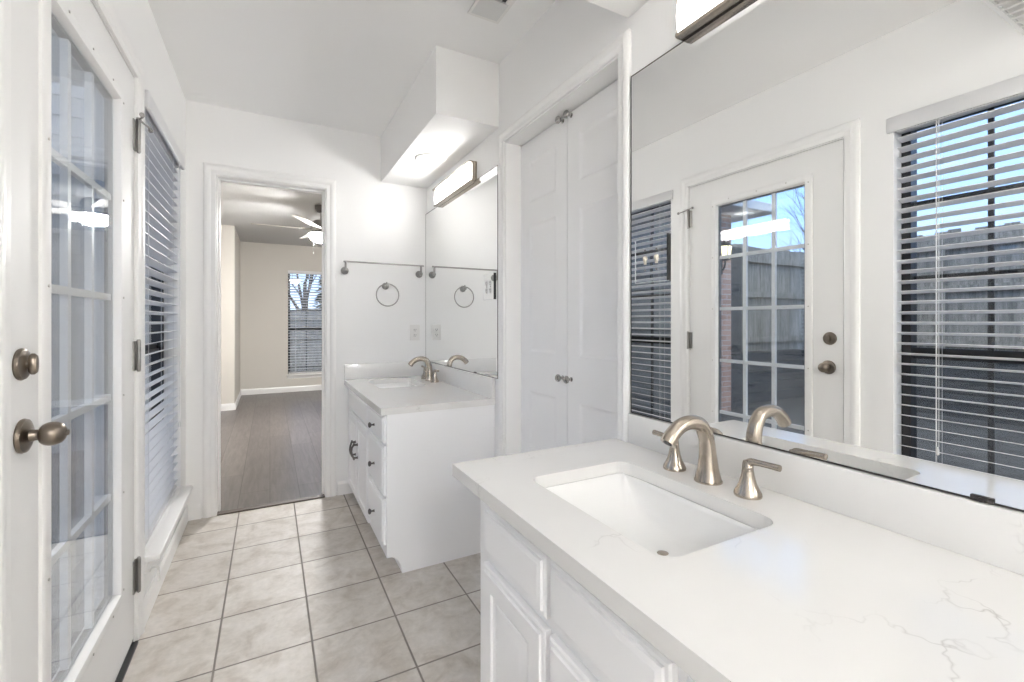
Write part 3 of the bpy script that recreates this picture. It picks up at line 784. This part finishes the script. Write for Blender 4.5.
# ------------------------------------------------------------------ vanity lights
def vanity_light(label, y0, y1, z0, z1):
    yc, zc = (y0 + y1) / 2, (z0 + z1) / 2
    r = thing('vanity_light', (XR, yc, zc), label, 'light', 'bar lights above the mirrors')
    b = MB(); b.box(XR - .012, XR - .001, y0, y1, z0, z1, .002); b.build('back_plate', M['nickel'], r, 30)
    b = MB(); b.box(XR - .040, XR - .010, y0 + .002, y1 - .002, z0 - .002, z0 + .009, .001); b.box(XR - .050, XR - .010, y0 + .002, y1 - .002, z1 - .009, z1 + .002, .001)
    b.build('rail', M['nickel'], r, 30)
    for ya in (y0, y1 - .003): MB().box(XR - .032, XR - .001, ya, ya + .003, z0 - .001, z1 + .001).build('end_cap', M['nickel'], r, None)
    # bowed diffuser
    pts = []
    for k in range(13):
        a = -PI / 2 + PI * k / 12; pts.append((XR - .012 - .024 * math.cos(a) ** .4 if abs(math.cos(a)) > 1e-6 else XR - .012, zc + (z1 - z0 - .018) / 2 * math.sin(a)))
    b = MB(); b.rings([[(x, y, z) for x, z in pts] for y in (y0 + .0035, y1 - .0035)])
    b.build('diffuser', M['diffuser'], r, 50)
    return r
vl = vanity_light('long lit bar light above the far mirror', 2.351, 3.0, 1.967, 2.080)
v2 = copy_tree(vl); v2.location.y = .900 - .3245; v2['label'] = 'lit bar light cut by the top of the photo above the near mirror'

# recessed light in the far soffit
r = can = thing('recessed_light', (.862, 2.67, ZS), 'round lit recessed light in the soffit over the far vanity', 'light')
MB().lathe([(.070, -.004), (.086, -.006), (.092, -.004), (.094, -.0005), (.070, -.0005)], (.862, 2.67, ZS), (0, 0, 1), 40, caps=False).build('trim_ring', M['plastic'], r, 50)
MB().lathe([(.0, -.0025), (.071, -.0025), (.071, -.0005)], (.862, 2.67, ZS), (0, 0, 1), 40, caps=False).build('lens', M['can'], r, 50)

fill_can = copy_tree(can); fill_can.location.y = .57; fill_can['label'] = 'added recessed fill light in the soffit over the near vanity, unseen'  # unseen copy of the far light, added as fill
# added fill lamp, unseen behind the camera, to brighten the room evenly
r = thing('fill_dome_light', (-.08, -1.95, 2.25), 'added fill lamp under the low soffit, unseen behind the camera', 'light')
MB().lathe([(.17, -.018), (.175, -.010), (.175, -.0005)], (-.08, -1.95, 2.25), (0, 0, 1), 40).build('canopy', M['nickel'], r)
MB().lathe([(.004, -.085), (.06, -.080), (.11, -.062), (.145, -.035), (.155, -.018)], (-.08, -1.95, 2.25), (0, 0, 1), 40).build('dome', M['dome'], r)

# ceiling register
r = thing('ceiling_vent', (.81, 1.64, ZC), 'grey ceiling vent with a white frame above the closet', 'vent')
vx0, vx1, vy0, vy1 = .738, .882, 1.50, 1.786
b = MB(); b.sweep([(vx0, vy0, ZC), (vx0, vy1, ZC), (vx1, vy1, ZC), (vx1, vy0, ZC)], [(-.0, .0), (0, .008), (.024, .006), (.030, .0)], (0, 0, -1), loop=True)
b.build('frame', M['plastic'], r, 30)
MB().box(vx0, vx1, 1.66, vy1, ZC - .007, ZC - .003).build('cover_panel', M['vent_grey'], r, None)
MB().box(vx0, vx1, vy0, 1.66, ZC - .0015, ZC - .0005).build('duct_shade', M['black'], r, None)  # black sheet stands in for the shade inside the duct
b = MB()
for k in range(6):
    y = vy0 + .012 + k * .026; b.box(vx0, vx1 - .05, y, y + .008, ZC - .008, ZC - .002)
b.build('louver', M['vent_grey'], r, None)

# return grille under the low soffit behind the camera, seen in the mirror's top corner
r = thing('ceiling_vent', (-.2, .3, 2.25), 'white slatted grille reflected in the top right mirror corner', 'vent')
b = MB(); b.sweep([(-.43, .02, 2.25), (-.43, .585, 2.25), (.1, .585, 2.25), (.1, .02, 2.25)], [(0, 0), (0, .006), (.005, .006), (.006, 0)], (0, 0, -1), loop=True)
b.build('frame', M['vent_grey'], r, 30)
b = MB()
for k in range(11):
    x = -.425 + k * .047; b.rings([[(x, y, 2.2495), (x + .008, y, 2.2495), (x + .042, y, 2.240), (x + .034, y, 2.240)] for y in (.02, .585)])
b.build('louver', M['plastic'], r, None)

# ------------------------------------------------------------------ towel bar, ring, outlet on the end wall
def rosette(b, x, z, y=YF, R=.026):
    b.lathe([(R, 0), (R, .004), (R * .9, .009), (R * .62, .013), (R * .42, .022), (R * .38, .045), (R * .45, .050), (R * .45, .056), (R * .2, .059)], (x, y, z), (0, -1, 0), 26)
r = thing('towel_bar', (.71, YF, 1.53), 'brushed steel towel bar on the end wall beside the far mirror', 'towel bar')
for x in (.452, .972):
    b = MB(); rosette(b, x, 1.527); b.tube([(x, YF - .050, 1.527), (x, YF - .052, 1.555), (x, YF - .054, 1.584)], [.0085, .0075, .0075], 12)
    b.build('post', M['satin'], r)
MB().tube([(.437, YF - .054, 1.584), (.99, YF - .054, 1.584)], .0055, 14).build('bar', M['satin'], r)
r = thing('towel_ring', (.727, YF, 1.43), 'chrome towel ring on the end wall below the towel bar', 'towel ring')
b = MB(); rosette(b, .727, 1.431, R=.025); b.torus((.727, YF - .043, 1.447), .008, .004, 'x', 16, 8); b.build('post', M['satin'], r)
MB().torus((.733, YF - .045, 1.366), .078, .0042, 'y', 56, 10).build('ring', M['satin'], r)
r = thing('wall_outlet', (.94, YF, 1.098), 'white double outlet on the end wall beneath the towel ring', 'outlet')
MB().box(.904, .976, YF - .006, YF - .0005, 1.040, 1.156, .003).build('cover_plate', M['plastic'], r, 30)
for dz in (-.0195, .0195):
    o_ = MB().box(.924, .956, YF - .0085, YF - .004, 1.098 + dz - .0145, 1.098 + dz + .0145, .004).build('outlet_face', M['plastic'], r, 30)
    for sx_ in (-.0065, .0065): MB().box(.94 + sx_ - .0013, .94 + sx_ + .0013, YF - .0092, YF - .0084, 1.098 + dz - .002, 1.098 + dz + .007).build('outlet_slot', M['black'], o_, None)
    MB().lathe([(.0026, 0), (.0026, .0008)], (.94, YF - .0084, 1.098 + dz - .008), (0, -1, 0), 8).build('outlet_slot', M['black'], o_, None)

# ------------------------------------------------------------------ ceiling fan in the bedroom
fx, fy = .50, 5.40
r = thing('ceiling_fan', (fx, fy, BZ), 'white ceiling fan with a lit bowl beyond the doorway', 'ceiling fan')
MB().lathe([(.02, -.075), (.045, -.07), (.065, -.04), (.068, -.012), (.068, -.0005)], (fx, fy, BZ), (0, 0, 1), 28).build('canopy', M['fan_dark'], r)
MB().lathe([(.012, -.16), (.012, -.06)], (fx, fy, BZ), (0, 0, 1), 14).build('down_rod', M['satin'], r)
MB().lathe([(.05, -.30), (.095, -.285), (.105, -.25), (.10, -.20), (.07, -.165), (.02, -.155)], (fx, fy, BZ), (0, 0, 1), 28).build('motor_housing', M['satin'], r)
for ang in (180, 246, 318, 30, 102):
    a = math.radians(ang); d = Vector((math.cos(a), math.sin(a), 0)); s_ = Vector((-d.y, d.x, 0))
    b = MB(); o = Vector((fx, fy, BZ - .262)); rs = []
    for t_, w_ in ((.12, .045), (.2, .058), (.45, .066), (.62, .066), (.66, .05), (.675, .02)):
        c_ = o + d * t_; up = Vector((0, 0, 1)); tw = s_ * math.cos(.2) - up * math.sin(.2)
        rs.append([c_ - tw * w_ - up * .003, c_ + tw * w_ - up * .003, c_ + tw * w_ + up * .003, c_ - tw * w_ + up * .003])
    b.rings(rs); b.box(0, 0, 0, 0, 0, 0) if False else None
    bl = b.build('blade', M['fan_blade'], r, 30)
    MB().tube([o + d * .08, o + d * .19], .009, 8).build('blade_arm', M['satin'], bl)
MB().lathe([(.138, -.318), (.138, -.312), (.10, -.300), (.05, -.29)], (fx, fy, BZ), (0, 0, 1), 28).build('light_collar', M['satin'], r)
MB().lathe([(.005, -.405), (.06, -.40), (.105, -.375), (.125, -.34), (.122, -.318), (.10, -.312)], (fx, fy, BZ), (0, 0, 1), 32).build('light_bowl', M['bowl'], r)
b = MB(); b.tube([(fx - .08, fy - .03, BZ - .30), (fx - .082, fy - .03, BZ - .52)], .0018, 6); b.lathe([(.004, 0), (.007, -.012), (.004, -.026)], (fx - .082, fy - .03, BZ - .52), (0, 0, 1), 10); b.build('pull_chain', M['satin'], r)

# ------------------------------------------------------------------ outdoors, seen through the glass and in the mirror
b = MB(); x = -6.6
while x < T - .02: b.box(x, min(x + .136, T), -8, 6.2, -.18, -.14); x += .142
struct('deck', b, M['timber'], 'dark timber deck outside the glazed door', 'deck')
struct('patio', MB().box(-16, T, -8, 16, -.40, -.19), M['concrete'])
struct('ground', MB().box(-40, 40, 8.7, 60, -.4, -.2), M['concrete'])
# lap siding wall of the house wing
def lap_siding(b, p0, p1, nrm, z0, z1, step=.2):
    p0, p1, nrm = Vector(p0), Vector(p1), Vector(nrm); z = z0
    while z < z1 - .01:
        t_ = min(z + step, z1)
        b.rings([[p + Vector((0, 0, zz)) + nrm * h for zz, h in ((z, -.03), (z, .028), (t_, .000), (t_, -.03))] for p in (p0, p1)]); z += step
b = MB(); lap_siding(b, (-2.95, 6.2, 0), (BX0 - .13, 6.2, 0), (0, -1, 0), -.14, 3.6)
lap_siding(b, (BX0 - .13, YF + .10, 0), (BX0 - .13, 6.2, 0), (-1, 0, 0), -.14, 3.0)
lap_siding(b, (-2.95, 4.43, 0), (-2.95, 6.2, 0), (1, 0, 0), -.14, 2.74)
struct('wall_exterior_siding', b, M['siding'], 'blue grey lap siding outside the glazed door', 'wall')
b = MB(); lap_siding(b, (T - .012, -6, 0), (T - .012, W2[0] - .05, 0), (-1, 0, 0), -.14, 2.6)
struct('wall_exterior_side', b, M['siding'])
b = MB()
for k in range(30):
    y = -1.0 + k * .152; b.box(-1.30, T, y, y + .146, 2.56, 2.575)
struct('eave_soffit', b, M['eave'], 'white boarded eave seen through the top of the glazed door', 'eave')
struct('eave_gutter', MB().box(-1.42, -1.30, -1.0, 3.56, 2.54, 2.66, .01), M['gutter'])
# brick wing with porch roof
struct('wall_exterior_brick', MB().box(-3.97, -2.95, 4.40, 8.6, -.14, 2.74), M['brick'], 'brick wall with the lit lantern reflected in the door glass', 'wall')
b = MB(); b.box(-4.42, -2.6, 4.03, 8.8, 2.74, 2.78); b.box(-4.44, -2.58, 4.0, 4.04, 2.745, 2.87, .01); b.box(-4.44, -4.40, 4.0, 8.8, 2.745, 2.87, .01)
struct('roof_overhang', b, M['gutter'], 'pale roof overhang above the brick wall', 'roof')
struct('wall_exterior_corner', MB().box(-4.31, -3.97, 4.47, 4.70, -.14, 2.30), M['timber'], 'timber post beside the brick wall, shade put into its dark colour', 'post')  # the shadow on this post is put into its dark colour
# lantern on the brick
lx, ly, lz = -3.70, 4.30, 2.16
r = thing('wall_lantern', (lx, ly, lz), 'lit black lantern on the brick wall outside', 'lantern')
b = MB(); b.box(lx - .05, lx + .05, 4.375, 4.40, lz - .30, lz - .06, .008); b.tube(bez([(lx, 4.385, lz - .20), (lx, 4.33, lz - .24), (lx, 4.30, lz - .16), (lx, 4.30, lz - .11)], 5), .012, 10); b.build('bracket', M['black'], r)
b = MB(); b.lathe([(.05, -.11), (.075, -.10), (.075, -.09)], (lx, ly, lz), (0, 0, 1), 6); b.lathe([(.115, .09), (.105, .10), (.045, .15), (.012, .17), (.010, .20), (.003, .21)], (lx, ly, lz), (0, 0, 1), 6)
for k in range(6):
    a = PI / 3 * k; b.tube([(lx + .072 * math.cos(a), ly + .072 * math.sin(a), lz - .095), (lx + .100 * math.cos(a), ly + .100 * math.sin(a), lz + .095)], .005, 6)
b.build('lantern_frame', M['black'], r)
MB().lathe([(.064, -.09), (.09, .09)], (lx, ly, lz), (0, 0, 1), 6).build('lantern_glass', M['lantern_glow'], r, None)
# fences on retaining timbers
def fence(name, label, p0, p1, nrm, z0, z1, group='weathered board fences'):
    p0, p1, nrm = Vector(p0), Vector(p1), Vector(nrm); L = (p1 - p0).length; d = (p1 - p0) / L
    r = thing(name, ((p0.x + p1.x) / 2, (p0.y + p1.y) / 2, z0), label, 'fence', group)
    b = MB(); x = 0; rnd = random.Random(3)
    def bar(q0, q1, h0, h1, a, c_):
        b.rings([[q + nrm * h + Vector((0, 0, z)) for h, z in ((h0, a), (h1, a), (h1, c_), (h0, c_))] for q in (q0, q1)])
    while x < L:
        bar(p0 + d * x, p0 + d * (x + .1405), -.01 + rnd.uniform(-.003, .003), .010 + rnd.uniform(-.004, .004), z0, z1 + rnd.uniform(-.03, .03)); x += .142
    b.build('fence_board', M['fence'], r, None)
    b = MB()
    for z in (z0 + .25, (z0 + z1) / 2 + .1, z1 - .22): bar(p0, p1, .014, .085, z - .045, z + .045)
    b.build('fence_rail', M['fence'], r, None)
    x = .2
    while x < L - .1:
        b = MB(); bar(p0 + d * x, p0 + d * (x + .09), .012, .095, z0 - .1, z1 - .05); x += 2.4
        b.build('fence_post', M['fence'], r, None)
    return r
fence('board_fence', 'weathered board fence beyond the brick wall in the door reflection', (-7.4, 4.9, 0), (-4.32, 4.9, 0), (0, -1, 0), .62, 2.44)
fence('board_fence', 'weathered board fence behind the blind reflected at the mirror right', (-6.5, -7.0, 0), (-6.5, 4.60, 0), (1, 0, 0), .62, 2.46)
fence('board_fence', 'dark board fence outside the bedroom window', (-2.8, 13.2, 0), (7, 13.2, 0), (0, -1, 0), -.2, 1.50)
def retaining(name, label, x0, x1, y0, y1):
    b = MB(); z = -.14
    while z < .62:
        b.box(x0, x1, y0, y1, z, z + .158, .008); z += .165
    return struct(name, b, M['timber'], label, 'retaining wall')
retaining('wall_retaining_side', 'dark timber retaining wall reflected below the fence', -6.52, -6.30, -7.0, 4.7)
retaining('wall_retaining_end', 'dark timber retaining wall beside the brick wall', -6.30, -4.32, 4.65, 4.88)
# bare trees and an evergreen
def bare_tree(label, x, y, z, h, seed):
    rnd = random.Random(seed)
    r = thing('bare_tree', (x, y, z), label, 'tree', 'bare winter trees')
    trunk, twigs = MB(), MB()
    def grow(p, d, L, rad, lev):
        pts, rr = [p], [rad]; q = p.copy(); dd = d.copy(); n = 4
        for k in range(n):
            dd = (dd + Vector((rnd.uniform(-.16, .16), rnd.uniform(-.16, .16), rnd.uniform(-.04, .12)))).normalized()
            q = q + dd * L / n; pts.append(q.copy()); rr.append(rad * (1 - .5 * (k + 1) / n))
        (trunk if lev < 2 else twigs).tube(pts, rr, 6 if lev < 2 else 4)
        if lev < 4:
            for k in range(3 if lev else 5):
                i = rnd.randint(2, n); a = rnd.uniform(0, 2 * PI); sp_ = rnd.uniform(.45, .95)
                nd = (dd + Vector((math.cos(a) * sp_, math.sin(a) * sp_, rnd.uniform(-.1, .35)))).normalized()
                grow(pts[i], nd, L * rnd.uniform(.55, .8), rr[i] * .7, lev + 1)
    grow(Vector((x, y, z)), Vector((0, 0, 1)), h * .42, h * .018, 0)
    trunk.build('trunk', M['bark'], r); twigs.build('branches', M['bark'], r)
    return r
bare_tree('bare tree above the fence in the door reflection', -9.2, 5.6, -.2, 5.2, 5)
bare_tree('bare tree outside the bedroom window', 1.2, 17.5, -.2, 6.5, 11)
r = thing('evergreen_tree', (1.55, 15.2, -.2), 'dark evergreen at the right of the bedroom window', 'tree')
MB().lathe([(.09, 0), (.06, 2.5), (.02, 3.4)], (1.55, 15.2, -.2), (0, 0, 1), 10).build('trunk', M['bark'], r)
b = MB(); rnd = random.Random(2)
for k in range(700):
    t_ = rnd.random() ** .8; z = .2 + 3.4 * t_; R = .75 * (1 - t_) + .04; a = rnd.uniform(0, 2 * PI); q = Vector((1.55, 15.2, z)); d = Vector((math.cos(a), math.sin(a), -.35))
    t2 = Vector((-d.y, d.x, 0)) * .09; e_ = q + d * R
    vs = [b.bm.verts.new(p) for p in (q, q + d * R * .6 + t2, e_, q + d * R * .6 - t2)]; b.face(vs)
b.build('foliage', M['conifer'], r, None)
